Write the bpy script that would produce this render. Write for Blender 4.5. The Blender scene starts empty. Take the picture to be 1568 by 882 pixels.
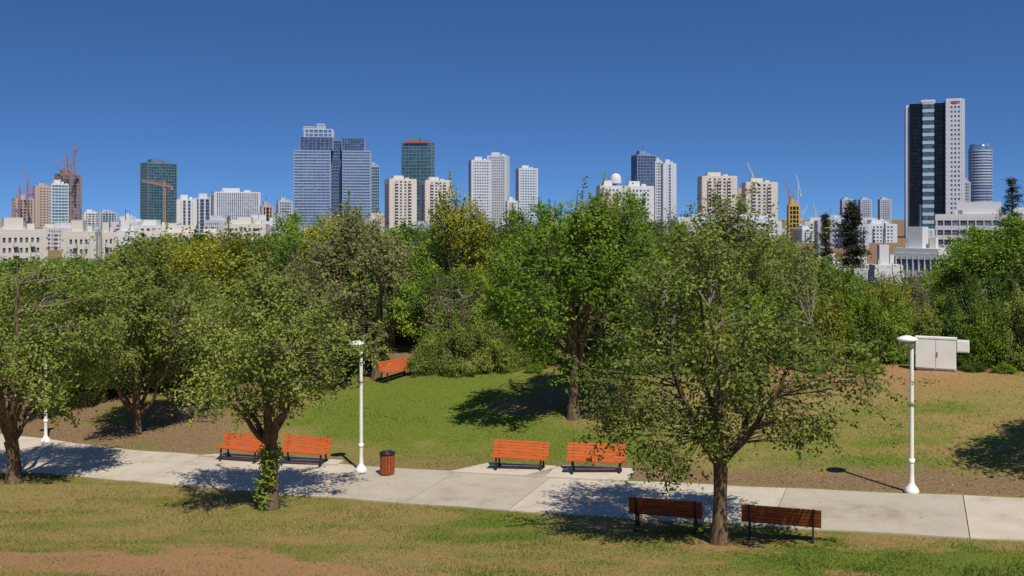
import bpy, math, numpy as np
from mathutils import Matrix, Vector
F=1524.0; CX=784.0; HY=335.0
R0=np.random.default_rng(7)
sc=bpy.context.scene
# ------------------------------------------------------------ terrain
def vn(x,y,s,seed=0):
    x=np.asarray(x,float)/s; y=np.asarray(y,float)/s
    xi=np.floor(x); yi=np.floor(y); fx=x-xi; fy=y-yi
    fx=fx*fx*(3-2*fx); fy=fy*fy*(3-2*fy)
    def h(i,j):
        q=np.sin(i*127.1+j*311.7+seed*74.7)*43758.5453
        return q-np.floor(q)
    return (h(xi,yi)*(1-fx)+h(xi+1,yi)*fx)*(1-fy)+(h(xi,yi+1)*(1-fx)+h(xi+1,yi+1)*fx)*fy
def ss(a,b,x):
    t=np.clip((x-a)/(b-a),0,1); return t*t*(3-2*t)
def yc(x):
    q=np.clip(x,-30,30); return 31.3-0.405*np.asarray(x,float)+0.0025*q*q
def tt(x,y): return (y-yc(x))*0.927
def H(x,y):
    x=np.asarray(x,float); y=np.asarray(y,float)
    t=tt(x,y)
    zp=-8.6+0.05*np.clip(x,-60,40)
    u=np.clip(-t-2.2,0,28); g=0.07*u+0.0069*u*u
    v=np.clip(t-3.4,0,1e9)
    g=g+1.25*ss(0,14,v)
    g=g+0.12*(vn(x,y,5,3)-.5)*ss(0,3,v+u)
    z=zp+g
    far=ss(26,190,v)
    return z*(1-far)+(-18.0)*far
def cast(px,py):
    d=8.0
    while d<400:
        if float(H((px-CX)/F*d,d))>=-(py-HY)/F*d: break
        d+=0.05
    return (px-CX)/F*d,d
def X(px,d): return (px-CX)/F*d
def Z(py,d): return -(py-HY)/F*d
# ------------------------------------------------------------ mesh builder
class MB:
    def __init__(s): s.V=[];s.Q=[];s.M=[];s.A=[];s.S=[];s.n=0
    def add(s,v,q,m=0,a=None,smooth=False):
        v=np.asarray(v,float).reshape(-1,3); q=np.asarray(q,int).reshape(-1,4)
        s.V.append(v); s.Q.append(q+s.n); s.n+=len(v)
        s.M.append(np.full(len(q),m)); s.S.append(np.full(len(q),smooth))
        s.A.append(np.full(len(v),.5) if a is None else a)
    def box(s,c,z,m=0,R=None,a=None):
        k=np.array([[i,j,l] for i in(-.5,.5) for j in(-.5,.5) for l in(-.5,.5)])*np.array(z)
        if R is not None: k=k@np.array(R.to_3x3()).T
        s.add(k+np.array(c),[[0,1,3,2],[4,6,7,5],[0,4,5,1],[2,3,7,6],[0,2,6,4],[1,5,7,3]],m,None if a is None else np.full(8,a))
    def bar(s,p,q,w,m=0):
        p=Vector(p);q=Vector(q);d=q-p
        s.box((p+q)/2,(w,w,d.length),m,d.to_track_quat('Z','Y').to_matrix())
    def tube(s,P,r,m=0,n=8):
        P=np.asarray(P,float); T=np.gradient(P,axis=0); T/=np.linalg.norm(T,axis=1)[:,None]+1e-9
        up=np.where(np.abs(T[:,2:3])>.9,np.array([[1,0,0]]),np.array([[0,0,1]]))
        if abs(T[0,2])>.6: up=np.repeat(np.array([[1.,0,0]]),len(P),0)
        A=np.cross(T,up);A/=np.linalg.norm(A,axis=1)[:,None]+1e-9;B=np.cross(T,A)
        th=np.arange(n)*2*math.pi/n
        v=P[:,None]+np.asarray(r)[:,None,None]*(A[:,None]*np.cos(th)[None,:,None]+B[:,None]*np.sin(th)[None,:,None])
        i=np.arange(len(P)-1)[:,None]*n; j=np.arange(n)[None]; k=(j+1)%n
        q=np.stack([i+j,i+n+j,i+n+k,i+k],-1).reshape(-1,4)
        s.add(v.reshape(-1,3),q,m,None,True)
    def lathe(s,prof,m=0,c=(0,0),n=20,smooth=True):
        prof=np.array(prof,float); th=np.arange(n)*2*math.pi/n
        v=np.stack([c[0]+prof[:,0:1]*np.cos(th),c[1]+prof[:,0:1]*np.sin(th),np.repeat(prof[:,1:2],n,1)],-1)
        i=np.arange(len(prof)-1)[:,None]*n; j=np.arange(n)[None]; k=(j+1)%n
        s.add(v.reshape(-1,3),np.stack([i+j,i+k,i+n+k,i+n+j],-1).reshape(-1,4),m,None,smooth)
    def mesh(s,name,mats):
        V=np.concatenate(s.V);Q=np.concatenate(s.Q)
        me=bpy.data.meshes.new(name)
        me.vertices.add(len(V)); me.vertices.foreach_set('co',V.astype(np.float32).ravel())
        me.loops.add(len(Q)*4); me.loops.foreach_set('vertex_index',Q.astype(np.int32).ravel())
        me.polygons.add(len(Q)); me.polygons.foreach_set('loop_start',(np.arange(len(Q))*4).astype(np.int32))
        for m in mats: me.materials.append(m)
        me.polygons.foreach_set('material_index',np.concatenate(s.M).astype(np.int32))
        me.polygons.foreach_set('use_smooth',np.concatenate(s.S).astype(bool))
        at=me.attributes.new('v','FLOAT','POINT'); at.data.foreach_set('value',np.concatenate(s.A).astype(np.float32))
        me.update(calc_edges=True); return me
    def obj(s,name,mats,loc=(0,0,0),rz=0):
        return inst(name,s.mesh(name,mats),loc,rz)
def inst(name,me,loc,rz=0,scale=(1,1,1)):
    o=bpy.data.objects.new(name,me); sc.collection.objects.link(o)
    o.location=loc;o.rotation_euler=(0,0,rz);o.scale=scale; return o
# ------------------------------------------------------------ materials
def newmat(name):
    m=bpy.data.materials.new(name); m.use_nodes=True
    nt=m.node_tree; return m,nt,nt.nodes['Principled BSDF'],nt.nodes['Material Output']
def ramp(nt,stops):
    r=nt.nodes.new('ShaderNodeValToRGB'); e=r.color_ramp.elements
    while len(e)<len(stops): e.new(.5)
    for el,(p,c) in zip(e,stops): el.position=p; el.color=(*c,1)
    return r
def noise(nt,scale,detail=4,vec=None,rough=.6):
    n=nt.nodes.new('ShaderNodeTexNoise'); n.inputs['Scale'].default_value=scale
    n.inputs['Detail'].default_value=detail; n.inputs['Roughness'].default_value=rough
    if vec is None:
        tc=nt.nodes.new('ShaderNodeTexCoord'); vec=tc.outputs['Object']
    nt.links.new(vec,n.inputs['Vector']); return n
def mat(name,c1,c2=None,scale=4,rough=.8,spec=.3,bump=0,metal=0,stretch=None):
    m,nt,b,o=newmat(name); c2=c2 or tuple(x*.75 for x in c1)
    vec=None
    if stretch:
        tc=nt.nodes.new('ShaderNodeTexCoord'); mp=nt.nodes.new('ShaderNodeMapping'); mp.inputs['Scale'].default_value=stretch
        nt.links.new(tc.outputs['Object'],mp.inputs['Vector']); vec=mp.outputs['Vector']
    n=noise(nt,scale,5,vec); r=ramp(nt,[(.35,c2),(.65,c1)])
    nt.links.new(n.outputs['Fac'],r.inputs['Fac']); nt.links.new(r.outputs['Color'],b.inputs['Base Color'])
    b.inputs['Roughness'].default_value=rough; b.inputs['Specular IOR Level'].default_value=spec; b.inputs['Metallic'].default_value=metal
    if bump:
        bp=nt.nodes.new('ShaderNodeBump'); bp.inputs['Strength'].default_value=bump; bp.inputs['Distance'].default_value=.02
        nt.links.new(n.outputs['Fac'],bp.inputs['Height']); nt.links.new(bp.outputs['Normal'],b.inputs['Normal'])
    return m
def leafmat(name,stops,tr=.42,gain=1.0):
    m,nt,b,o=newmat(name)
    a=nt.nodes.new('ShaderNodeAttribute'); a.attribute_name='v'
    stops=[(p,tuple(x*gain for x in c)) for p,c in stops]
    r=ramp(nt,stops); nt.links.new(a.outputs['Fac'],r.inputs['Fac'])
    oi=nt.nodes.new('ShaderNodeObjectInfo'); hs=nt.nodes.new('ShaderNodeHueSaturation')
    mr=nt.nodes.new('ShaderNodeMapRange'); mr.inputs['To Min'].default_value=.8; mr.inputs['To Max'].default_value=1.2
    nt.links.new(oi.outputs['Random'],mr.inputs['Value']); nt.links.new(mr.outputs['Result'],hs.inputs['Value'])
    nt.links.new(r.outputs['Color'],hs.inputs['Color'])
    nt.links.new(hs.outputs['Color'],b.inputs['Base Color'])
    b.inputs['Roughness'].default_value=.55; b.inputs['Specular IOR Level'].default_value=.2
    t=nt.nodes.new('ShaderNodeBsdfTranslucent'); nt.links.new(hs.outputs['Color'],t.inputs['Color'])
    mx=nt.nodes.new('ShaderNodeMixShader'); mx.inputs[0].default_value=tr
    nt.links.new(b.outputs[0],mx.inputs[1]); nt.links.new(t.outputs[0],mx.inputs[2]); nt.links.new(mx.outputs[0],o.inputs['Surface'])
    return m
GN=1.9
L_green=leafmat('leaf_green',[(0,(.025,.05,.007)),(.5,(.09,.15,.014)),(.85,(.16,.22,.02)),(1,(.23,.24,.03))],gain=GN)
L_olive=leafmat('leaf_olive',[(0,(.04,.055,.013)),(.5,(.115,.145,.027)),(.85,(.19,.21,.042)),(1,(.25,.20,.06))],gain=GN)
L_yel=leafmat('leaf_yellow_green',[(0,(.045,.06,.007)),(.5,(.15,.165,.015)),(.85,(.24,.23,.02)),(1,(.32,.25,.03))],gain=1.75)
L_dark=leafmat('leaf_dark',[(0,(.016,.034,.007)),(.5,(.058,.098,.015)),(.9,(.11,.15,.026)),(1,(.14,.16,.04))],gain=GN)
L_con=leafmat('conifer_needles',[(0,(.012,.02,.008)),(.6,(.045,.06,.02)),(1,(.10,.09,.04))])
L_brown=leafmat('leaf_brownish',[(0,(.045,.045,.016)),(.5,(.125,.13,.042)),(.8,(.18,.155,.07)),(1,(.22,.15,.09))],gain=1.7)
bark=mat('bark',(.20,.14,.09),(.07,.045,.03),9,.95,.1,.9,stretch=(1,1,.3))
twig=mat('twig_bark',(.26,.21,.16),(.13,.10,.07),9,.95,.1)
def concrete(name,k):
    m,nt,b,o=newmat(name)
    n=noise(nt,.8,8,None,.7); n2=noise(nt,30,4)
    r=ramp(nt,[(.3,tuple(x*k for x in(.36,.30,.22))),(.47,tuple(x*k for x in(.49,.425,.33))),(.75,tuple(x*k for x in(.57,.505,.405)))])
    nt.links.new(n.outputs['Fac'],r.inputs['Fac'])
    mx=nt.nodes.new('ShaderNodeMix'); mx.data_type='RGBA'; mx.blend_type='MULTIPLY'; mx.inputs[0].default_value=.4
    r2=ramp(nt,[(.3,(.6,.58,.55)),(.6,(1,1,1))]); nt.links.new(n2.outputs['Fac'],r2.inputs['Fac'])
    nt.links.new(r.outputs['Color'],mx.inputs[6]); nt.links.new(r2.outputs['Color'],mx.inputs[7]); nt.links.new(mx.outputs[2],b.inputs['Base Color'])
    b.inputs['Roughness'].default_value=.9; return m
concs=[concrete('path_concrete_a',1.0),concrete('path_concrete_b',.84),concrete('path_concrete_c',1.07),concrete('path_concrete_d',1.2)]
wood_r=mat('red_painted_wood',(.62,.13,.03),(.42,.075,.02),3,.5,.3,.1,stretch=(1,12,12))
wood_b=mat('brown_wood',(.40,.11,.035),(.18,.045,.015),3,.5,.3,.1,stretch=(1,12,12))
black=mat('black_iron',(.02,.02,.02),None,5,.5,.4)
white=mat('white_paint',(.80,.79,.75),(.72,.71,.67),2,.5,.4)
grey=mat('grey_metal',(.25,.25,.25),None,3,.5,.4)
def glass(name,c,rough=.12,var=.5,cell=3.0,sp=.7):
    m,nt,b,o=newmat(name)
    tc=nt.nodes.new('ShaderNodeTexCoord'); sn=nt.nodes.new('ShaderNodeVectorMath'); sn.operation='SNAP'
    sn.inputs[1].default_value=(cell,cell,cell); nt.links.new(tc.outputs['Object'],sn.inputs[0])
    wn=nt.nodes.new('ShaderNodeTexWhiteNoise'); nt.links.new(sn.outputs[0],wn.inputs['Vector'])
    n=noise(nt,.03,3); r=ramp(nt,[(0,tuple(x*(1-var) for x in c)),(.7,c),(1,tuple(min(1,x*(1+var)+.02*var) for x in c))])
    nt.links.new(wn.outputs['Value'],r.inputs['Fac'])
    r2=ramp(nt,[(.35,(.65,.68,.72)),(.65,(1.0,1.0,1.0))]); nt.links.new(n.outputs['Fac'],r2.inputs['Fac'])
    mx=nt.nodes.new('ShaderNodeMix'); mx.data_type='RGBA'; mx.blend_type='MULTIPLY'; mx.inputs[0].default_value=.8
    nt.links.new(r.outputs['Color'],mx.inputs[6]); nt.links.new(r2.outputs['Color'],mx.inputs[7]); nt.links.new(mx.outputs[2],b.inputs['Base Color'])
    b.inputs['Roughness'].default_value=rough; b.inputs['Specular IOR Level'].default_value=sp; return m
G_win=glass('window_glass_hazed',(.15,.18,.24),.2,.6)  # dark panes lifted for less contrast: distance haze put into the colour
G_blue=glass('blue_glass',(.10,.18,.32),.1,.3,sp=1)
G_teal=glass('teal_glass',(.05,.13,.17),.1,.35,sp=.9)
G_black=glass('black_glass',(.008,.010,.014),.3,.3,sp=.4)
G_cyan=glass('cyan_glass',(.12,.29,.42),.1,.3)
G_navy=glass('navy_glass',(.05,.085,.17),.1,.4,sp=1)
def wm(n,c): return mat(n,c,tuple(x*.9 for x in c),.05,.8,.2)
W_white=wm('wall_white_hazed',(.62,.62,.61)); W_cream=wm('wall_cream_hazed',(.60,.555,.49)); W_tan=wm('wall_tan',(.46,.37,.32))
W_grey=wm('wall_grey',(.42,.45,.51)); W_lb=wm('wall_blue_grey',(.31,.37,.48)); W_steel=wm('spandrel_steel',(.22,.27,.37))
W_brown=wm('wall_raw_concrete',(.28,.20,.19)); W_green=wm('spandrel_green',(.13,.20,.24)); W_lite=wm('wall_pale',(.54,.575,.615))
W_red=wm('sign_red',(.42,.09,.08)); cr_or=wm('crane_orange',(.50,.24,.14)); cr_rd=wm('crane_red',(.36,.18,.17)); cr_ye=wm('crane_yellow',(.5,.36,.1)); cr_wh=wm('crane_pale',(.45,.46,.5))
# ------------------------------------------------------------ masks (world metres)
def ell(x,y,c,r,ang=0,soft=.5):
    dx=x-c[0];dy=y-c[1];ca,sa=math.cos(ang),math.sin(ang)
    q=np.sqrt(((dx*ca+dy*sa)/r[0])**2+((-dx*sa+dy*ca)/r[1])**2)
    return 1-ss(1-soft,1+soft,q)
PA=-.385
def masks(x,y):
    t=tt(x,y)
    n=vn(x,y,3.1,1)*.6+vn(x,y,1.1,2)*.4
    n2=vn(x*1.0,y*2.2,2.3,5)*.5+vn(x,y*1.8,.8,6)*.5
    n3=vn(x*.6,y*1.6,1.6,8)
    near=1-ss(-2.2,-1.8,t)
    soil=near*ell(x,y,(-9.5,22.8),(8.5,2.8),0)*ss(.33,.62,n2+.05)*.78
    soil=np.maximum(soil,near*ell(x,y,(-3,22.5),(5,1.6),0)*ss(.45,.7,n2)*.6)
    soil=np.maximum(soil,near*ss(.6,.8,n2)*.55)
    soil=np.maximum(soil,near*ss(-4.2,-2.4,t)*ss(-1,4,x)*ss(.35,.7,n)*.55)
    soil=np.maximum(soil,ss(2,3,t)*ss(6,10,x)*ss(.5,.75,n2)*.45)
    soil=np.maximum(soil,ell(x,y,(16,45),(7,6),-.3)*ss(.3,.6,n+.1)*.68)
    soil=np.maximum(soil,ell(x,y,(5.2,24.9),(1.3,1.0),0)*.6)
    strip=ss(2.0,2.2,t)*(1-ss(2.6,5.6,t+n*2.4-1-.6*ss(3,8,x)))
    mul=strip*(ss(1,4,x)*.78+.55*(1-ss(1,4,x)))
    mul=np.maximum(mul,ss(2,2.3,t)*(1-ss(-14,-8,x))*ss(.25,.65,n+.12)*.8)
    mul=np.maximum(mul,ell(x,y,(2.8,42),(4.5,2.5),0)*ss(.35,.65,n)*.65)
    mul=np.maximum(mul,ell(x,y,(-7,54),(5,5),0))
    mul=np.maximum(mul,ss(18,22,t)*.8)
    dry=np.where(t<0,.2+.6*ss(.35,.65,n*.5+n3*.5)+.35*(1-ss(-9,6,x)),.2+.42*ss(.3,.7,n)+.25*ss(4,11,x)*(.4+n3)+.3*(1-ss(-14,-7,x)))
    lush=ell(x,y,(9.5,22.6),(5,1.8),0)*1.2+ell(x,y,(-4.5,45),(5,3.5),0)*.9+ell(x,y,(13,33.5),(3.2,1.8))*.8+near*ell(x,y,(-14,30),(3,1.0))+near*ell(x,y,(0,26.5),(8,1.4),-.4)*.5
    dry=np.clip(dry-.5*np.clip(lush,0,1.2),0,1)
    return soil,mul,dry
# ------------------------------------------------------------ ground sheet
def axis(a,b,step,lo,hi,gr=1.13):
    c=list(np.arange(a,b+1e-6,step)); s=step
    while c[-1]<hi: s=min(s*gr,700); c.append(c[-1]+s)
    s=step;L=[]; q=a
    while q>lo: s=min(s*gr,700); q-=s; L.append(q)
    return np.array(L[::-1]+c)
ax=axis(-30,30,.25,-9000,9000); ay=axis(18,60,.25,-300,14000)
GX,GY=np.meshgrid(ax,ay); GZ=H(GX,GY)
b=MB(); nx=len(ax); i=np.arange(len(ay)-1)[:,None]*nx; j=np.arange(nx-1)[None]
b.add(np.stack([GX,GY,GZ],-1),np.stack([i+j,i+j+1,i+nx+j+1,i+nx+j],-1).reshape(-1,4),0,None,True)
gm,nt,pb,po=newmat('ground_grass_and_soil')
def attr(n):
    a=nt.nodes.new('ShaderNodeAttribute');a.attribute_name=n;return a.outputs['Fac']
def mixc(f,a,c):
    m=nt.nodes.new('ShaderNodeMix');m.data_type='RGBA'
    for s,v in((0,f),(6,a),(7,c)):
        if hasattr(v,'links'): nt.links.new(v,m.inputs[s])
        else: m.inputs[s].default_value=v if s==0 else (*v,1)
    return m.outputs[2]
nf=noise(nt,14,6,None,.75); nm=noise(nt,2.5,6,None,.7)
def rr(n,st):
    r=ramp(nt,st); nt.links.new(n.outputs['Fac'],r.inputs['Fac']); return r.outputs['Color']
cg=rr(nf,[(.3,(.055,.085,.012)),(.7,(.19,.23,.035))]); cd=rr(nf,[(.3,(.15,.11,.035)),(.7,(.34,.265,.095))])
cs=rr(nf,[(.3,(.23,.115,.055)),(.7,(.41,.235,.115))]); cm=rr(nf,[(.3,(.09,.05,.03)),(.5,(.21,.135,.075)),(.75,(.36,.26,.15))])
def sharpen(name,w=.5):
    ad=nt.nodes.new('ShaderNodeMath');ad.operation='ADD'; nt.links.new(attr(name),ad.inputs[0]); nt.links.new(nm.outputs['Fac'],ad.inputs[1])
    mr=nt.nodes.new('ShaderNodeMapRange'); mr.inputs['From Min'].default_value=1-w/2-.0; mr.inputs['From Max'].default_value=1+w/2
    mr.clamp=True; nt.links.new(ad.outputs[0],mr.inputs['Value']); return mr.outputs['Result']
c=mixc(sharpen('dry',.6),cg,cd); c=mixc(sharpen('soil',.5),c,cs); c=mixc(sharpen('mulch',.5),c,cm)
nt.links.new(c,pb.inputs['Base Color']); pb.inputs['Roughness'].default_value=1; pb.inputs['Specular IOR Level'].default_value=.05
bp=nt.nodes.new('ShaderNodeBump');bp.inputs['Strength'].default_value=.7;bp.inputs['Distance'].default_value=.04
nt.links.new(nf.outputs['Fac'],bp.inputs['Height']);nt.links.new(bp.outputs['Normal'],pb.inputs['Normal'])
g=b.obj('ground',[gm])
S_,M_,D_=masks(GX.ravel(),GY.ravel())
for nme,arr in(('soil',S_),('mulch',M_),('dry',D_)):
    a=g.data.attributes.new(nme,'FLOAT','POINT'); a.data.foreach_set('value',arr.astype(np.float32))
bladem=leafmat('grass_blades',[(0,(.065,.11,.014)),(.35,(.15,.20,.028)),(.6,(.23,.225,.05)),(.85,(.33,.265,.10)),(1,(.38,.31,.15))],.3)
def blades(n,ylo,yhi,near,wd,hmin,hmax):
    y=R0.uniform(ylo,yhi,n); x=R0.uniform(-1,1,n)*(0.56*y+1)
    t=tt(x,y); so,mu,dr=masks(x,y)
    ok=(t<-2.0) if near else ((t>2.1)&(t<21))
    ok&=R0.random(n)<np.clip(1-so*1.15-mu*.9,0,1)*(.3+.7*vn(x,y,.5,9))
    x,y,dr=x[ok],y[ok],dr[ok]; n=len(x); z=H(x,y)-.005
    h=R0.uniform(hmin,hmax,n)*(.5+1.1*vn(x,y,1.3,11)**2); a=R0.uniform(0,math.pi,n); w=wd*R0.uniform(.6,1.2,n)
    lx=R0.normal(0,.4,n)*h; ly=R0.normal(0,.4,n)*h
    dx,dy=np.cos(a)*w/2,np.sin(a)*w/2
    v=np.stack([np.stack([x-dx,y-dy,z],-1),np.stack([x+dx,y+dy,z],-1),np.stack([x+lx+dx*.3,y+ly+dy*.3,z+h],-1),np.stack([x+lx-dx*.3,y+ly-dy*.3,z+h],-1)],1)
    c=np.clip(dr*.8+(vn(x,y,.35,15)-.5)*.25+R0.normal(0,.13,n),0,1)
    return v.reshape(-1,3),np.arange(4*n).reshape(-1,4),np.repeat(c,4)
b=MB()
for args in((330000,19,42,True,.022,.03,.07),(240000,27,62,False,.032,.025,.06)):
    v,q,a=blades(*args); b.add(v,q,0,a)
b.obj('grass',[bladem])
n=36000; y=R0.uniform(21,56,n);x=R0.uniform(-1,1,n)*(.56*y+1);so,mu,dr=masks(x,y);t=tt(x,y)
ok=(R0.random(n)<mu*.9+.02+so*.05)|((np.hypot(x-5,y-26.5)<3.2)&(R0.random(n)<.35)); x,y=x[ok],y[ok];n=len(x)
z=H(x,y)+np.where(np.abs(tt(x,y))<2.0,.04,.015);a=R0.uniform(0,6.28,n);s_=R0.uniform(.02,.05,n)
e1=np.stack([np.cos(a),np.sin(a),R0.normal(0,.3,n)],-1)*s_[:,None];e2=np.stack([-np.sin(a),np.cos(a),R0.normal(0,.3,n)],-1)*s_[:,None]*.5
c0=np.stack([x,y,z],-1); b=MB(); b.add(np.stack([c0-e1,c0-e2,c0+e1,c0+e2],1),np.arange(4*n).reshape(-1,4),0,np.repeat(R0.random(n),4))
b.obj('fallen_leaves',[leafmat('dead_leaf',[(0,(.09,.05,.03)),(.5,(.24,.145,.075)),(1,(.42,.31,.17))],.1)])
# ------------------------------------------------------------ path
nrm=np.array([.375,.927])
b=MB(); edges=[-60]; rs=np.random.default_rng(3)
while edges[-1]<45: edges.append(edges[-1]+rs.choice([3.2,1.9,3.4,4.6]))
def hwid(x): return 1.9+.75*(1-ss(-24,-15,x))+.04*np.sin(x*1.7)
for k in range(len(edges)-1):
    xs=np.linspace(edges[k]+.012,edges[k+1]-.012,7)
    rows=[];
    for tp in(-1,0,1):
        w=hwid(xs)*tp; px=xs+nrm[0]*w; py=yc(xs)+nrm[1]*w; rows.append(np.stack([px,py,H(px,py)+.035],-1))
    R=np.stack(rows)
    v=list(R.reshape(-1,3)); q=[]
    for a_ in range(2):
        for c_ in range(6): q.append([a_*7+c_,a_*7+c_+1,(a_+1)*7+c_+1,(a_+1)*7+c_])
    m=int(rs.choice([0,0,1,2]));
    if edges[k]>5: m=[1,0][k%2]
    b.add(v,q,m)
    for row,sg in((0,0),(2,1)):
        top=R[row]; bot=top-[0,0,.15]; vv=np.concatenate([top,bot]); b.add(vv,[[c_,c_+7,c_+8,c_+1] for c_ in range(6)],m)
    for c_ in(0,6):
        top=R[:,c_]; bot=top-[0,0,.15]; b.add(np.concatenate([top,bot]),[[0,3,4,1],[1,4,5,2]],m)
b.obj('concrete_path',concs)
# ------------------------------------------------------------ bench
def bench_mesh(name,wd):
    b=MB(); Lh=1.95
    prof=[(-.27,.43,-8),(-.17,.445,-2),(-.065,.445,2),(.04,.435,6)]
    for (y_,z_,a_) in prof: b.box((0,y_,z_),(Lh,.088,.035),0,Matrix.Rotation(math.radians(-a_),3,'X'))
    for k in range(5):
        b.box((0,.13+.032*k,.50+.092*k),(Lh,.032,.078),0,Matrix.Rotation(math.radians(-19),3,'X'))
    for sx in(-.78,.78):
        b.bar((sx,-.25,.41),(sx,.13,.41),.045,1); b.bar((sx,-.2,.41),(sx,-.27,.0),.05,1)
        b.bar((sx,.12,.40),(sx,.30,.92),.045,1); b.bar((sx,.13,.42),(sx,.24,.0),.05,1)
        b.box((sx,-.27,.01),(.09,.14,.02),1); b.box((sx,.24,.01),(.09,.14,.02),1)
        b.bar((sx,-.22,.14),(sx,.2,.14),.025,1)
    return b.mesh(name,[wd,black])
bmr=bench_mesh('park_bench_red',wood_r); bmb=bench_mesh('park_bench_brown',wood_b)
for(px,py,me,rz)in((370,707,bmr,PA-.02),(466,712,bmr,PA+.08),(796,722,bmr,PA+.12),(913,727,bmr,PA+.22),(1020,813,bmb,PA+math.pi+.1),(1196,827,bmb,PA+math.pi+.1)):
    x,y=cast(px,py); inst('park_bench',me,(x,y,float(H(x,y))+(.08 if py<800 else .0)),rz)
x,y=cast(606,580); inst('park_bench',bmr,(x,y,float(H(x,y))),.9)
for k,(px,py,L)in enumerate(((370,707,2.6),(466,712,2.6),(790,722,2.5),(910,727,2.5))):
    x,y=cast(px,py); b=MB(); t0=float(tt(x,y)); cx,cy=x-nrm[0]*(t0-1.9),y-nrm[1]*(t0-1.9)
    ang=math.atan(-.405+.005*cx); e=np.array([math.cos(ang),math.sin(ang)]); dp=t0-1.9+.62
    v=[]
    for (u_,w_) in((-L/2-.9,-.25),(L/2+.1,-.25),(L/2,dp),(-L/2,dp)):
        q=np.array([cx,cy])+e*u_+nrm*w_; v.append([q[0],q[1],0.])
    v=np.array(v); v[:,2]=float(H(cx,cy))+.05*(v[:,0]-cx)+.10; v=np.concatenate([v,v-[0,0,.35]])
    b.add(v,[[0,1,2,3],[0,4,5,1],[1,5,6,2],[2,6,7,3],[3,7,4,0]],0); b.obj('bench_pad',[concs[2]])
x,y=cast(593,728); b=MB()
b.lathe([(.02,.03),(.2,.03),(.2,.72),(.02,.72)],1,n=16,smooth=False)
for k in range(16):
    a=k*math.pi/8; b.box((math.cos(a)*.235,math.sin(a)*.235,.4),(.03,.075,.66),0,Matrix.Rotation(a,3,'Z'))
b.lathe([(.21,.74),(.275,.74),(.275,.79),(.2,.82),(.12,.8),(.12,.7)],1); b.lathe([(.02,0),(.14,0),(.14,.04),(.02,.04)],1)
b.obj('litter_bin',[wood_b,black],(x,y,float(H(x,y))))
b=MB(); b.lathe([(.01,0),(.21,0),(.21,.07),(.17,.16),(.10,.24),(.075,.32),(.065,.6),(.055,4.3),(.05,4.42)],0,n=20)
b.lathe([(.01,4.40),(.24,4.44),(.30,4.48),(.30,4.51),(.2,4.56),(.08,4.60),(.01,4.61)],0,c=(-.13,0),n=24)
b.lathe([(.01,4.385),(.17,4.385),(.2,4.435)],1,c=(-.13,0),n=20)
b.lathe([(.085,.9),(.085,.905),(.09,1.0),(.06,1.0)],0,n=16)
lm=b.mesh('street_lamp',[white,grey])
for px,py in((1396,755),(553,723),(70,678)):
    x,y=cast(px,py); inst('street_lamp',lm,(x,y,float(H(x,y))))
x,y=cast(1433,567); s=y/F; w=57*s;h=51*s; b=MB()
b.box((0,0,h/2),(w,.4,h-.12),0); b.box((0,0,.04),(w-.1,.35,.1),1); b.box((0,0,h-.03),(w+.05,.46,.06),0)
for k in(-1,1): b.box((k*w/4,-.21,h/2),(w/2-.03,.03,h-.24),0)
b.box((.06,-.235,h*.5),(.04,.03,.2),1); b.box((w/2+.03+.24,.0,h*.76),(.48,.2,h*.36),0); b.box((w/2+.27,-.105,h*.76),(.4,.02,h*.3),0)
b.obj('electrical_cabinet',[white,grey],(x,y,float(H(x,y))),-math.atan(x/y)-.05)
# ------------------------------------------------------------ trees
SUNV=np.array([.22,-.52,.83])
def leaves(C,n,sig,ls,rng,vc,flat=.8,cen=None,asp=.27):
    k=len(C); c=np.repeat(C,n,0); m=k*n
    g=rng.normal(0,1,(m,3)); p=c+g*np.array([sig,sig,sig*flat])
    gn=g/(np.linalg.norm(g,axis=1)[:,None]+1e-6)
    N=rng.normal(0,1,(m,3))*.55+gn*.45+np.array([0,0,.55])+SUNV*.3
    if cen is not None:
        o=p-cen; o/=np.linalg.norm(o,axis=1)[:,None]+1e-6; N=N+o*.3
    N/=np.linalg.norm(N,axis=1)[:,None]
    d=rng.normal(0,1,(m,3)); d-=(d*N).sum(1)[:,None]*N; d/=np.linalg.norm(d,axis=1)[:,None]
    u=np.cross(N,d); s=(ls*rng.uniform(.6,1.3,m))[:,None]
    e1=d*s*.5;e2=u*s*asp
    v=np.stack([p-e1,p-e2+e1*.1,p+e1,p+e2+e1*.1],1).reshape(-1,3)
    a=np.repeat(np.clip(np.repeat(vc,n)+rng.normal(0,.13,m),0,1),4)
    return v,np.arange(4*m).reshape(-1,4),a
def bez(p0,p1,p2,n=8):
    t=np.linspace(0,1,n)[:,None]; return (1-t)**2*p0+2*t*(1-t)*p1+t*t*p2
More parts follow.
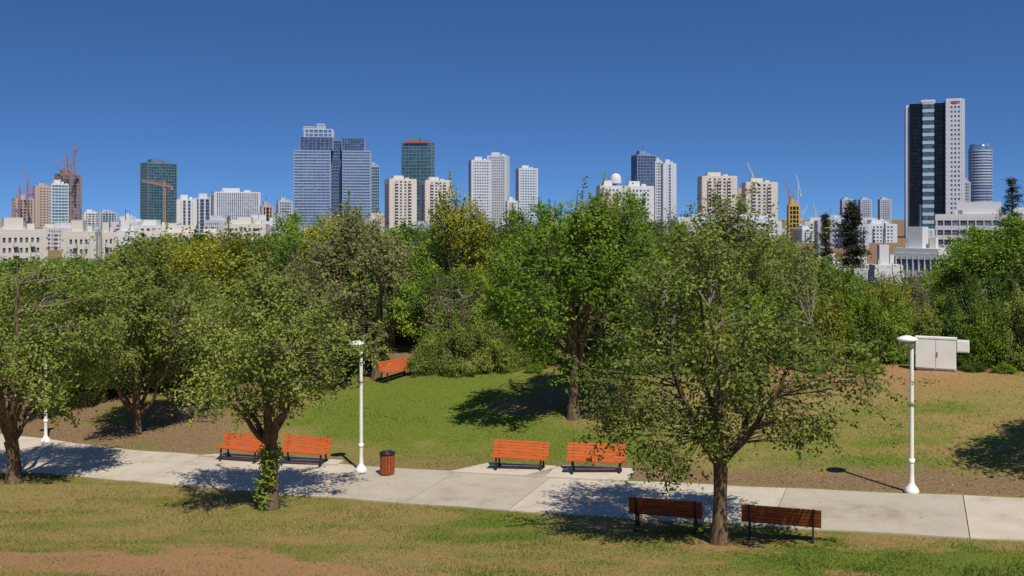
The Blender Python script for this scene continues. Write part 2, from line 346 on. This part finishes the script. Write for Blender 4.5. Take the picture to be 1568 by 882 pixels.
def tree_mesh(name,seed,xl,xr,zb,zt,ry,ncl,nlf,ls,lm_,tr=.16,fork=1.5,lean=0,sig=.27,peak=.75,hole=.35,ivy=False,nlimb=7,nlobe=26,pw=.55,spray=0):
    rng=np.random.default_rng(seed); b=MB(); cx=(xl+xr)/2;hw=(xr-xl)/2
    ph=rng.uniform(0,6.28,8)
    N=ncl*5; zn=rng.random(N); pr=np.sin(math.pi*np.clip(zn,.02,.98)**peak)**pw
    a=rng.uniform(0,6.28,N); r=rng.random(N)**.42
    out=.84+.14*np.sin(2*a+ph[0]+3*zn)+.12*np.sin(3*a+ph[1]-5*zn)+.08*np.sin(5*a+ph[2]+9*zn)
    P=np.stack([cx+hw*pr*r*out*np.cos(a),ry*pr*r*out*np.sin(a),zb+(zt-zb)*zn+.35*np.sin(3*a+ph[3])*(1-zn)],-1)
    keep=rng.random(N)<pr**1.6+.05; P=P[keep]; rr_=(r*out)[keep]
    K=P[rng.choice(len(P),nlobe,replace=False,p=(rr_**2)/(rr_**2).sum())]
    dm=np.min(np.linalg.norm(P[:,None]-K[None],axis=2)/rng.uniform(.7,1.3,nlobe)[None],axis=1)
    P=P[dm<np.quantile(dm,1-hole)][:ncl]
    dl=np.argmin(np.linalg.norm(P[:,None]-K[None],axis=2),axis=1); lobec=rng.normal(0,.13,nlobe)
    fk=np.array([lean*.4,0,fork])
    tp=bez(np.array([0,0,-.25]),np.array([-lean*.3+.06,0,fork*.5]),fk,7)
    b.tube(tp,np.array([1.7,1.25,1.05,.95,.92,.95,1.0])*tr,0,10)
    L=[]
    for k in range(nlimb):
        an=2*math.pi*k/nlimb+rng.uniform(-.3,.3); zz=rng.uniform(.5,.93)
        q=math.sin(math.pi*zz**peak)**pw
        e=np.array([cx+hw*q*.72*math.cos(an),ry*q*.72*math.sin(an),zb+(zt-zb)*zz])
        if k==0: e=np.array([cx,0,zb+(zt-zb)*.93])
        mid=fk+(e-fk)*np.array([.6,.6,.35])+rng.normal(0,.15,3)
        pts=bez(fk-[0,0,.06],mid,e,9)+np.vstack([np.zeros((1,3)),rng.normal(0,.06,(8,3))])
        b.tube(pts,np.linspace(tr*rng.uniform(.5,.72),.018,9),0,7); L.append(pts[2:])
    L=np.concatenate(L); cen=np.array([cx,0,zb+(zt-zb)*.4])
    SP=[]
    for ii,c in enumerate(P):
        dd=np.linalg.norm(L-c,axis=1)+np.where(L[:,2]>c[2],.8,0); s=L[dd.argmin()]
        m=(s+c)/2+rng.normal(0,.08,3)+[0,0,.06]
        b.tube(np.stack([s,m,c]),[.022,.013,.005],1,4)
        if spray and np.linalg.norm((c-cen)/[hw,ry,(zt-zb)/2])>.6 and rng.random()<spray:
            o=(c-cen)/np.linalg.norm(c-cen)+rng.normal(0,.3,3); e=c+o*rng.uniform(.4,.85); e[2]+=rng.uniform(-.1,.25)
            b.tube(np.stack([c,(c+e)/2+[0,0,.05],e]),[.009,.006,.003],1,4)
            for f in np.linspace(.2,1,6): SP.append(c+(e-c)*f)
    vc=np.clip(.47+lobec[dl]+rng.normal(0,.1,len(P)),0,1)
    if nlf: 
        v,q,a=leaves(P,nlf,sig,ls,rng,vc,cen=cen); b.add(v,q,2,a)
    if SP:
        SP=np.array(SP); v,q,a=leaves(SP,8,.07,ls,rng,rng.normal(.55,.1,len(SP)),cen=cen); b.add(v,q,2,a)
    if ivy:
        n=50; zz=rng.uniform(0,1.9,n); an=rng.uniform(0,6.28,n); C=np.stack([np.cos(an)*.2-.12*(zz<1.2),np.sin(an)*.2,zz],-1)
        v,q,a=leaves(C,36,.09,.12,rng,rng.uniform(.4,.75,n)); b.add(v,q,2,a)
    return b.mesh(name,[bark,twig,lm_])
def hero(px,py,nm,*a,rz=0,**k):
    x,y=cast(px,py); return inst(nm,tree_mesh(nm,*a,**k),(x,y,float(H(x,y))),rz)
hero(415,780,'park_tree',11,-3.1,2.8,2.75,7.2,2.7,290,72,.115,L_olive,tr=.19,fork=2.0,ivy=True,sig=.24,spray=.35,hole=.42,peak=.7)
hero(1101,833,'park_tree',12,-3.3,3.5,2.0,8.5,3.0,380,68,.11,L_olive,tr=.18,fork=2.0,peak=.72,hole=.38,lean=.1,sig=.25,nlobe=34,spray=.4)
hero(20,740,'park_tree',13,-3.6,4.0,2.3,8.4,3.5,350,76,.13,L_olive,tr=.24,fork=1.5,lean=-.2,hole=.42,spray=.35)
hero(210,665,'park_tree',14,-2.8,3.8,2.0,8.2,3.3,310,72,.14,L_olive,tr=.17,fork=.7,hole=.42,spray=.35)
hero(878,641,'park_tree',15,-4.0,4.3,1.5,9.8,3.6,390,82,.155,L_green,tr=.21,fork=2.0,lean=.1,peak=.72,hole=.42,spray=.35)
hero(575,580,'park_tree',16,-4.3,2.8,1.8,7.8,3.3,290,64,.165,L_brown,tr=.22,fork=1.0,hole=.42,spray=.35)
inst('park_tree',tree_mesh('park_tree',17,-4.6,4.4,2.6,9.3,4.3,360,75,.17,L_olive,tr=.2,fork=2.2,hole=.35),(20.6,28.2,float(H(20.6,28.2))))
inst('bare_tree',tree_mesh('bare_tree',18,-1.8,1.8,1.0,4.6,1.6,170,3,.12,L_brown,tr=.09,fork=.8,hole=.2),(X(690,50.5),50.5,float(H(X(690,50.5),50.5))),0,(1.2,1,1.0))
inst('bare_tree',bpy.data.meshes['bare_tree'],(X(1382,52),52,float(H(X(1382,52),52))),1.2,(1.5,1.2,.9))
mats_=[L_green,L_olive,L_yel,L_dark,L_brown,L_green]
BT=[tree_mesh('background_tree_mesh%d'%k,40+k,-3.6,3.6,1.0,8.0,3.5,240,64,.2,mats_[k],tr=.18,fork=1.5,sig=.33,hole=.4,peak=.7+.05*(k%3),nlobe=20,spray=.25) for k in range(6)]
BUS=[tree_mesh('bush_mesh%d'%k,60+k,-2.0,2.0,.0,2.5,2.0,150,75,.13,[L_olive,L_green,L_dark,L_yel][k],tr=.05,fork=.3,sig=.23,hole=.25,peak=.5,spray=.3) for k in range(4)]
rb=np.random.default_rng(5)
def back(px,ytop,d,wpx,k,nm='background_tree'):
    x=X(px,d); z=float(H(x,d)); h=Z(ytop,d)-z; sx=wpx*d/F/7.0
    inst('park_tree' if d<75 else 'tree',BT[k],(x,d,z),rb.uniform(0,6.28),(sx,sx,h/7.9))
for a in [(700,288,62,130,2),(655,335,66,110,3),(745,325,68,110,3),(520,312,68,150,2),(450,330,75,120,0),(425,345,60,120,3),(340,352,58,190,2),(385,350,70,110,3),
 (250,360,62,150,2),(180,385,64,130,2),(100,408,58,150,0),(30,402,56,150,1),(-50,390,52,160,1),(600,355,58,150,0),(560,350,62,120,4),(480,355,56,130,4),
 (790,325,66,120,0),(830,315,60,140,0),(960,300,58,130,0),(915,290,64,120,2),(1010,322,66,120,3),(1050,345,62,130,0),(1000,390,54,130,0),(1100,345,66,120,0),(1165,345,58,130,1),
 (1215,378,60,120,1),(1250,410,66,120,2),(1290,432,72,110,1),(1320,438,64,130,2),(1370,432,70,120,0),(1230,445,56,120,0),
 (1425,425,68,110,0),(1490,352,58,150,0),(1550,335,56,160,0),(1630,325,50,180,1),(1440,440,54,110,3),(1510,430,52,130,0),(690,400,56,120,3),(640,400,60,110,3),
 (760,400,52,120,0),(1070,430,52,120,0),(1140,440,52,130,0),(300,430,50,140,1),(380,440,52,150,1),(160,440,50,140,1),(60,450,48,130,1),(720,470,53,110,4),(820,440,50,100,0),(230,400,72,150,3),(400,390,76,150,3)]: back(*a)
def bush(px,py,wpx,hpx,k):
    x,y=cast(px,py); s=wpx*y/F/4.0; inst('bush',BUS[k],(x,y,float(H(x,y))-.05),rb.uniform(0,6.28),(s,s*.9,hpx*y/F/2.6))
for a in [(660,572,70,60,0),(700,570,90,70,0),(750,566,90,75,0),(790,562,70,65,0),(680,560,90,95,1),(740,555,100,90,0),(825,560,70,55,1),
 (960,560,90,70,1),(1020,560,90,90,1),(1080,560,100,95,3),(1150,556,100,110,1),(1220,556,100,110,1),(1275,556,90,105,3),(1335,556,90,105,1),(1380,554,80,90,1),(1420,554,90,80,0),(1470,556,90,90,2),(1515,560,90,100,1),(1560,562,90,110,0),
 (1300,550,100,140,1),(1240,548,110,150,2),(1360,548,110,120,3),(1500,552,110,140,2),(520,575,100,70,2),(440,580,110,80,2),(350,590,110,80,2),(260,595,110,80,2),(160,600,110,80,2),(70,605,110,80,2),(0,610,110,80,2),(560,560,90,80,2),(620,520,70,50,2),(900,560,90,80,2),(1600,565,90,120,2)]: bush(*a)
for k in range(40):
    px=rb.uniform(630,1570); x,y=cast(px,572+rb.uniform(-6,6)); s=rb.uniform(.12,.3)
    if 850<px<905 or 1385<px<1490: continue
    inst('shrub',BUS[int(rb.integers(4))],(x,y+.8,float(H(x,y+.8))-.03),rb.uniform(0,6.28),(s*1.6,s*1.6,s))
# distant tree mass
rng=np.random.default_rng(9); C=[];vc=[]
def treeline(px):
    return float(np.interp(px,[-100,70,200,225,400,600,1050,1200,1245,1290,1440,1475,1700],[394,396,390,352,345,340,340,348,390,420,420,346,342]))
for k in range(800):
    d=rng.uniform(85,330); px=rng.uniform(-80,1650); x=X(px,d); z=float(H(x,d)); r=rng.uniform(2.5,4.5)
    h=min(rng.uniform(7,12)+(z<-17)*4,Z(treeline(px)+rng.uniform(-2,14),d)-z)
    if h<3.5: continue
    n=26; p=rng.normal(0,1,(n,3)); p/=np.linalg.norm(p,axis=1)[:,None]
    C.append(np.array([x,d,z+h*.52])+p*np.array([r,r,h*.42])*rng.uniform(.7,1,(n,1))); vc.append(np.clip(rng.normal(.5,.2)+rng.normal(0,.1,n),0,1))
v,q,a=leaves(np.concatenate(C),32,.6,.42,rng,np.concatenate(vc),asp=.4); b=MB(); b.add(v,q,0,a); b.obj('distant_trees',[L_dark])
def conifer(px,ytop,d,wpx,seed):
    rng=np.random.default_rng(seed); x=X(px,d); z=float(H(x,d)); h=Z(ytop,d)-z; b=MB(); w=wpx*d/F/2
    b.tube([(0,0,-.3),(0,0,h*.5),(0,0,h)],[.3,.18,.03],0,7); C=[]
    for k in range(26):
        zz=.3+.69*k/26+rng.uniform(-.01,.01); L=w*min(1,(1-zz)*2.2+.12)*rng.uniform(.35,1.2)+.2
        for m in range(4):
            an=rng.uniform(0,6.28); l2=L*rng.uniform(.5,1.1); e=np.array([math.cos(an)*l2,math.sin(an)*l2,h*zz+l2*.25]); b.tube([(0,0,h*zz),e*[.5,.5,1],e],[.06,.04,.01],0,4)
            for f in(.5,.8,1): C.append(np.array([e[0]*f,e[1]*f,e[2]]))
    C=np.array(C); v,q,a=leaves(C,22,.26,.26,rng,rng.uniform(.1,.9,len(C))); b.add(v,q,1,a); b.obj('conifer_tree',[bark,L_con],(x,d,z))
conifer(1305,308,110,46,1); conifer(1264,325,160,26,2); conifer(1550,270,150,46,3)
# ------------------------------------------------------------ buildings
def tower(b,cx,W,D,z0,z1,fl,bx,by,core,band,pier,bh=.35,pw=.3,y0=0,pr=.35,roof=True,bal=None,rng=None):
    b.box((cx,y0,(z0+z1)/2),(W,D,z1-z0),core); fh=(z1-z0)/fl
    if band is not None:
        for k in range(fl+1):
            zz=z0+k*fh; b.box((cx,y0,zz),(W+2*pr,D+2*pr,fh*bh),band)
    if pier is not None:
        for k in range(bx+1):
            w=W/bx*pw*(1.6 if k in(0,bx) else 1); xx=cx-W/2+W*k/bx+(w/2 if k==0 else -w/2 if k==bx else 0)
            for sy in(-1,1): b.box((xx,y0+sy*(D/2+pr/2),(z0+z1)/2),(w,pr+.12,z1-z0-.01),pier)
        for k in range(by+1):
            w=D/by*pw*(1.6 if k in(0,by) else 1); yy=y0-D/2+D*k/by+(w/2 if k==0 else -w/2 if k==by else 0)
            for sx in(-1,1): b.box((cx+sx*(W/2+pr/2+.07),yy,(z0+z1)/2),(pr+.16,w,z1-z0-.02),pier)
    if bal:
        for bi in bal:
            xx=cx-W/2+W*(bi+.5)/bx
            for k in range(1,fl): b.box((xx,y0-D/2-1.1,z0+k*fh+.25),(W/bx*.8,2.0,fh*.38),band)
    if roof:
        b.box((cx,y0,z1+fh*bh/2+.4),(W+2*pr-.2,D+2*pr-.2,.9),band if band is not None else pier if pier is not None else core)
        b.box((cx-W*.12,y0,z1+fh*.9),(W*.38,D*.5,fh*1.6),band if band is not None else core)
        b.box((cx+W*.25,y0+D*.1,z1+fh*.6),(W*.15,D*.2,fh*1.0),band if band is not None else core)
        b.box((cx-W*.3-.05,y0-D*.2,z1+fh*.5),(W*.07,D*.1,fh*.7),band if band is not None else core)
        b.bar((cx-W*.05,y0,z1+fh),(cx-W*.05,y0,z1+fh*3),.25,core)
def bld(name,p0,p1,yt,d,mats,fl,bx,by=None,rot=.0,k=.7,**kw):
    app=(p1-p0)*d/F; W=app/(math.cos(rot)+k*abs(math.sin(rot))); D=k*W; x=X((p0+p1)/2,d); y=d
    z0=float(H(x,y)); z1=Z(yt,d); b=MB(); rf=(z1-z0)/fl*1.3*(1 if kw.get('roof',True) else 0)
    tower(b,0,W,D,-2,z1-z0-rf,fl,bx,by or max(2,int(bx*k)),0,1,kw.pop('pm',1),**kw)
    return b.obj(name,mats,(x,y,z0),rot-math.atan(x/y))
A='apartment_building';O='office_tower';T_='residential_tower'
bld(A,-10,66,336,300,[G_win,W_cream],5,9,rot=.15,bh=.5,pw=.5,bal=(3,6))
bld(A,100,152,340,300,[G_win,W_cream],5,6,rot=-.3,bh=.5,pw=.5,bal=(2,))
bld(A,150,178,343,320,[G_win,W_cream],5,4,rot=.2,bh=.5,pw=.5,bal=(1,))
bld(A,176,212,340,330,[G_win,W_white],5,5,rot=.2,bh=.5,pw=.5,bal=(1,3))
bld(A,225,352,346,500,[G_win,W_cream],4,16,rot=.05,k=.3,bh=.5,pw=.4)
bld('unfinished_tower',20,50,300,900,[G_win,W_tan],14,5,rot=.3,bh=.25,pw=.3)
bld(T_,52,80,282,950,[G_win,W_tan],20,5,rot=.2,bh=.6,pw=.5)
bld(O,76,103,277,930,[G_cyan,W_white],18,5,rot=.25,bh=.3,pw=.08)
bld('unfinished_tower',86,123,262,1000,[G_win,W_brown],20,6,rot=.3,bh=.3,pw=.35)
bld(T_,127,150,322,900,[G_win,W_white],12,4,rot=.2)
bld(O,150,178,322,900,[G_teal,W_grey],12,6,rot=.2,bh=.2)
bld(A,186,206,328,800,[G_win,W_lite],9,4,rot=.2)
bld(O,217,269,246,1100,[G_teal,W_green],26,10,rot=.35,bh=.2,pw=.1)
bld(O,270,300,300,900,[G_navy,W_white],12,4,rot=.1,bh=.12,pw=.5)
bld(O,298,334,298,950,[G_navy,W_lite],12,4,rot=-.2,bh=.1,pw=.3)
bld(O,325,397,290,900,[G_win,W_lite],16,22,rot=.15,bh=.15,pw=.5,k=.5)
bld(O,399,418,310,850,[G_black,W_tan],10,3,rot=.2,bh=.1,pw=.3)
bld(A,424,447,304,900,[G_win,W_grey],14,5,rot=.2)
bld(O,565,581,250,1100,[G_teal,W_lb],24,4,rot=.2,bh=.2,pw=.1)
o=bld(O,615,665,213,1300,[G_teal,W_green],26,8,rot=-.15,bh=.18,pw=.10)
zz=Z(219,1300)-o.location.z; b=MB(); b.box((0,-15.6,zz),(30,.5,2.6),0); q=b.obj('top_sign',[W_red]); q.parent=o
bld(T_,590,637,271,700,[G_win,W_cream],22,6,rot=.25,bh=.4,pw=.5,bal=(1,4))
bld(T_,645,690,273,720,[G_win,W_cream],22,6,rot=.25,bh=.4,pw=.5,bal=(1,4))
bld(O,718,752,242,1100,[G_win,W_lite],26,8,rot=.2,bh=.5,pw=.4)
bld(O,746,780,235,1150,[G_win,W_lite],30,10,rot=-.2,bh=.35,pw=.5)
bld(T_,790,823,255,1100,[G_cyan,W_lite],26,7,rot=.25,bh=.5,pw=.3)
bld(A,775,792,303,900,[G_win,W_white],12,3,rot=.2)
bld(T_,914,953,279,600,[G_win,W_white],14,6,rot=.25,bh=.5,pw=.5,bal=(1,4))
bld(T_,950,1000,280,620,[G_win,W_white],14,8,rot=.2,bh=.5,pw=.5,bal=(2,5))
bld(O,967,1004,233,1300,[G_navy,W_steel],26,6,rot=.45,bh=.15,pw=.1)
bld(T_,1002,1014,243,1200,[G_win,W_lite],26,3,rot=.2)
bld(T_,1013,1035,246,1150,[G_blue,W_lite],24,3,rot=.2,bh=.2,pw=.5)
bld(T_,1069,1127,266,750,[G_win,W_cream],20,7,rot=.2,bh=.4,pw=.5,bal=(1,3,5))
bld(T_,1126,1142,290,760,[G_win,W_tan],16,3,rot=.2)
bld(T_,1137,1189,275,740,[G_win,W_cream],18,6,rot=.2,bh=.4,pw=.5,bal=(1,4))
bld('unfinished_tower',1206,1224,306,900,[G_black,cr_ye],8,3,rot=.2,bh=.2,pw=.2)
for p in(1287,1315,1345): bld(T_,p,p+19,303,1500,[G_win,W_grey],18,5,rot=.3,bh=.4)
bld(O,1474,1485,274,1100,[G_win,W_grey],18,3,rot=.2)
bld(A,1441,1600,311,420,[G_win,W_white],5,14,rot=-.05,k=.3,bh=.45,pw=.12)
bld('office_building',1375,1450,350,170,[G_blue,W_white],4,7,rot=-.45,k=.6,bh=.35,pw=.15)
bld('house',1335,1378,374,160,[G_win,W_white],3,5,rot=.3,bh=.4,pw=.6)
bld('house',1290,1335,372,190,[G_win,W_white],3,6,rot=-.2,bh=.4,pw=.6)
bld('house',1240,1290,370,200,[G_win,W_white],3,6,rot=.3,bh=.4,pw=.6)
bld('house',600,640,462,86,[G_win,W_cream],2,4,rot=.3,bh=.5,pw=.6)
d=1000;s=d/F; x0=X(510,d); b=MB(); zb=float(H(x0,d))
def seg(p0,p1,yt,fl,core,band,y0=0,Dd=34,bh=.3,pw=.08,bx=8,yb=None,roof=False):
    tower(b,((p0+p1)/2-510)*s,(p1-p0)*s,Dd,0 if yb is None else Z(yb,d)-zb,Z(yt,d)-zb,fl,bx,6,core,band,band,bh=bh,pw=pw,y0=y0,roof=roof)
seg(454,507,233,30,0,2,bh=.4,pw=.05); seg(462,511,212,5,1,3,y0=2,Dd=30,yb=232,bh=.1); seg(467,510,199,2,0,4,y0=5,Dd=20,yb=211,bh=.3,pw=.2,bx=6); seg(466,482,195,2,4,4,y0=4,Dd=14,yb=205); seg(486,497,191,2,4,4,y0=4,Dd=14,yb=205)
seg(507,526,216,30,1,3,y0=8,Dd=26,bh=.15); seg(526,567,233,30,0,2,y0=-2,Dd=32,bh=.4,pw=.05); seg(524,558,213,5,1,3,y0=2,Dd=26,yb=232,bh=.1)
b.obj(O,[G_blue,G_navy,W_lb,W_steel,W_grey],(x0,d,zb),.12)
d=950;s=d/F;x0=X(1429,d);zb=float(H(x0,d)); b=MB(); s*=.92
def sg(p0,p1,yt,fl,bx,core,band,pier,y0=0,Dd=32,**k): tower(b,((p0+p1)/2-1429)*s,(p1-p0)*s,Dd,0,Z(yt,d)-zb,fl,bx,6,core,band,pier,y0=y0,**k)
sg(1385.5,1392,162,1,1,2,None,None,y0=1,Dd=30,roof=False); sg(1392,1446,161,34,10,0,0,0,bh=.06,pw=.05,roof=False)
sg(1411,1428,160,17,2,1,4,None,y0=-.6,Dd=33,bh=.4,roof=False,pr=.2); sg(1446,1473,158,30,5,5,2,2,y0=-1,Dd=36,bh=.5,pw=.45,roof=False)
b.box(((1420-1429)*s,0,Z(157.5,d)-zb),(22*s,20,4),2); b.box(((1459-1429)*s,-19.6,Z(161,d)-zb),(8*s,.4,2.4),6); b.box(((1459-1429)*s,0,Z(157,d)-zb),(24*s,30,3),2)
b.obj(O,[G_black,G_teal,W_lite,W_steel,W_grey,G_win,W_red],(x0,d,zb),-math.atan(x0/d)+.07)
d=1250;x0=X(1501,d);s=d/F;zb=float(H(x0,d));b=MB();r=16.5*s;zt=Z(228,d)-zb
b.lathe([(r,0),(r,zt),(r*.9,zt+2),(r*.9,zt+6),(.1,zt+6)],0,n=28)
for k in range(30):
    zz=zt*k/30; b.lathe([(r,zz),(r+.6,zz),(r+.6,zz+1.6),(r,zz+1.6)],1 if k>16 or k%2 else 2,n=28,smooth=False)
b.obj('round_tower',[G_blue,W_grey,W_steel],(x0,d,zb))
x0=X(943,600); b=MB(); b.lathe([(3.4,0),(3.4,2),(3,4),(2,5.6),(.1,6.2)],0,n=16); b.obj('roof_dome',[W_white],(x0,600,Z(281,600)))
LR=[]
for k in range(8):
    b=MB(); tower(b,0,24,14,0,16,5,6+k%3,4,0,1,1,bh=.45,pw=.45,bal=(1,4)); LR.append(b.mesh('low_rise%d'%k,[G_win,[W_white,W_cream,W_lite,W_grey][k%4]]))
rng=np.random.default_rng(21)
for k in range(170):
    d=rng.uniform(500,1500); px=rng.uniform(-60,1640); x=X(px,d); yt=rng.uniform(333,352); z=float(H(x,d)); h=Z(yt,d)-z
    if px<230 and k%2: yt=rng.uniform(345,352); h=Z(yt,d)-z
    inst('low_rise_building',LR[rng.integers(8)],(x,d,z),rng.uniform(-.5,.5),(rng.uniform(.5,1.0)*max(1,d/900),1,max(.25,h/18)))
def crane(px,yb,yt,d,p0,y0,p1,y1,m,w=.75):
    x=X(px,d);b=MB(); zt=Z(yt,d);z0=Z(yb,d)
    for i_ in(-1,1):
        for j_ in(-1,1): b.bar((x+i_*w*.6,d+j_*w*.6,z0),(x+i_*w*.6,d+j_*w*.6,zt),w*.35,0)
    k=z0;f=1
    while k<zt-3: b.bar((x-f*w*.6,d-w*.6,k),(x+f*w*.6,d-w*.6,k+3),w*.3,0);k+=3;f=-f
    a=Vector((X(p0,d),d,Z(y0,d)));c=Vector((X(p1,d),d,Z(y1,d)))
    b.bar(a,c,w*.7,0); b.bar(a+Vector((0,0,2)),c+Vector((0,0,2)),w*.3,0)
    top=Vector((x,d,zt+5)); b.bar((x,d,zt),top,w,0); b.bar(top,a*.7+c*.3,w*.2,0); b.bar(top,c*.85+a*.15,w*.2,0); b.box(Vector(c)-Vector((0,0,1.5)),(2,2,2),0)
    b.obj('tower_crane',[m])
crane(252,350,285,1030,217,277,264,287,cr_or,1.3)
crane(42,330,283,880,36,262,48,295,cr_rd); crane(30,330,290,880,22,292,45,296,cr_rd)
crane(98,275,258,980,86,245,104,262,cr_rd); crane(114,275,232,980,108,262,118,226,cr_rd); crane(103,275,240,990,100,236,106,250,cr_rd)
crane(1152,300,272,900,1144,250,1156,276,cr_wh);crane(1208,330,297,900,1200,275,1212,300,cr_rd);crane(1222,330,290,900,1219,268,1226,296,cr_wh)
crane(1248,345,330,900,1245,312,1252,335,cr_wh);crane(1228,345,330,900,1236,316,1226,334,cr_wh)
# ------------------------------------------------------------ light, sky, camera
el=math.radians(56); sv=Vector((.38,-.92,0)).normalized()*math.cos(el); sv.z=math.sin(el)
sl=bpy.data.lights.new('sun','SUN'); sl.energy=5; sl.angle=math.radians(.5); sl.color=(1,.94,.83)
so=bpy.data.objects.new('sun',sl); sc.collection.objects.link(so); so.rotation_euler=sv.to_track_quat('Z','Y').to_euler(); so.location=(20,-40,60)
w=bpy.data.worlds.new('World'); sc.world=w; w.use_nodes=True; nt=w.node_tree; bg=nt.nodes['Background']
sk=nt.nodes.new('ShaderNodeTexSky'); sk.sky_type='NISHITA'; sk.sun_disc=False; sk.sun_elevation=el; sk.sun_rotation=math.atan2(sv.x,sv.y)
sk.air_density=1.0; sk.dust_density=.1; sk.ozone_density=4
tc=nt.nodes.new('ShaderNodeTexCoord'); sp=nt.nodes.new('ShaderNodeSeparateXYZ'); cb=nt.nodes.new('ShaderNodeCombineXYZ')
ma=nt.nodes.new('ShaderNodeMath'); ma.operation='ABSOLUTE'; mm=nt.nodes.new('ShaderNodeMath'); mm.operation='MULTIPLY_ADD'; mm.inputs[1].default_value=2.0; mm.inputs[2].default_value=.135
nt.links.new(tc.outputs['Generated'],sp.inputs[0]); nt.links.new(sp.outputs[2],ma.inputs[0]); nt.links.new(ma.outputs[0],mm.inputs[0])
nt.links.new(sp.outputs[0],cb.inputs[0]);nt.links.new(sp.outputs[1],cb.inputs[1]);nt.links.new(mm.outputs[0],cb.inputs[2])
nv=nt.nodes.new('ShaderNodeVectorMath'); nv.operation='NORMALIZE'; nt.links.new(cb.outputs[0],nv.inputs[0]); nt.links.new(nv.outputs[0],sk.inputs['Vector'])
mu=nt.nodes.new('ShaderNodeMix'); mu.data_type='RGBA'; mu.blend_type='MULTIPLY'; mu.inputs[0].default_value=1; mu.inputs[7].default_value=(.52,.80,1.15,1)
nt.links.new(sk.outputs[0],mu.inputs[6]); nt.links.new(mu.outputs[2],bg.inputs['Color']); bg.inputs['Strength'].default_value=.09
cam=bpy.data.cameras.new('camera'); co=bpy.data.objects.new('camera',cam); sc.collection.objects.link(co); sc.camera=co
co.location=(0,0,0); co.rotation_euler=(math.pi/2,0,0); cam.sensor_width=36; cam.lens=36*F/1568; cam.shift_y=-(441-HY)/1568; cam.clip_end=30000; cam.clip_start=.1
sc.view_settings.view_transform='Standard'
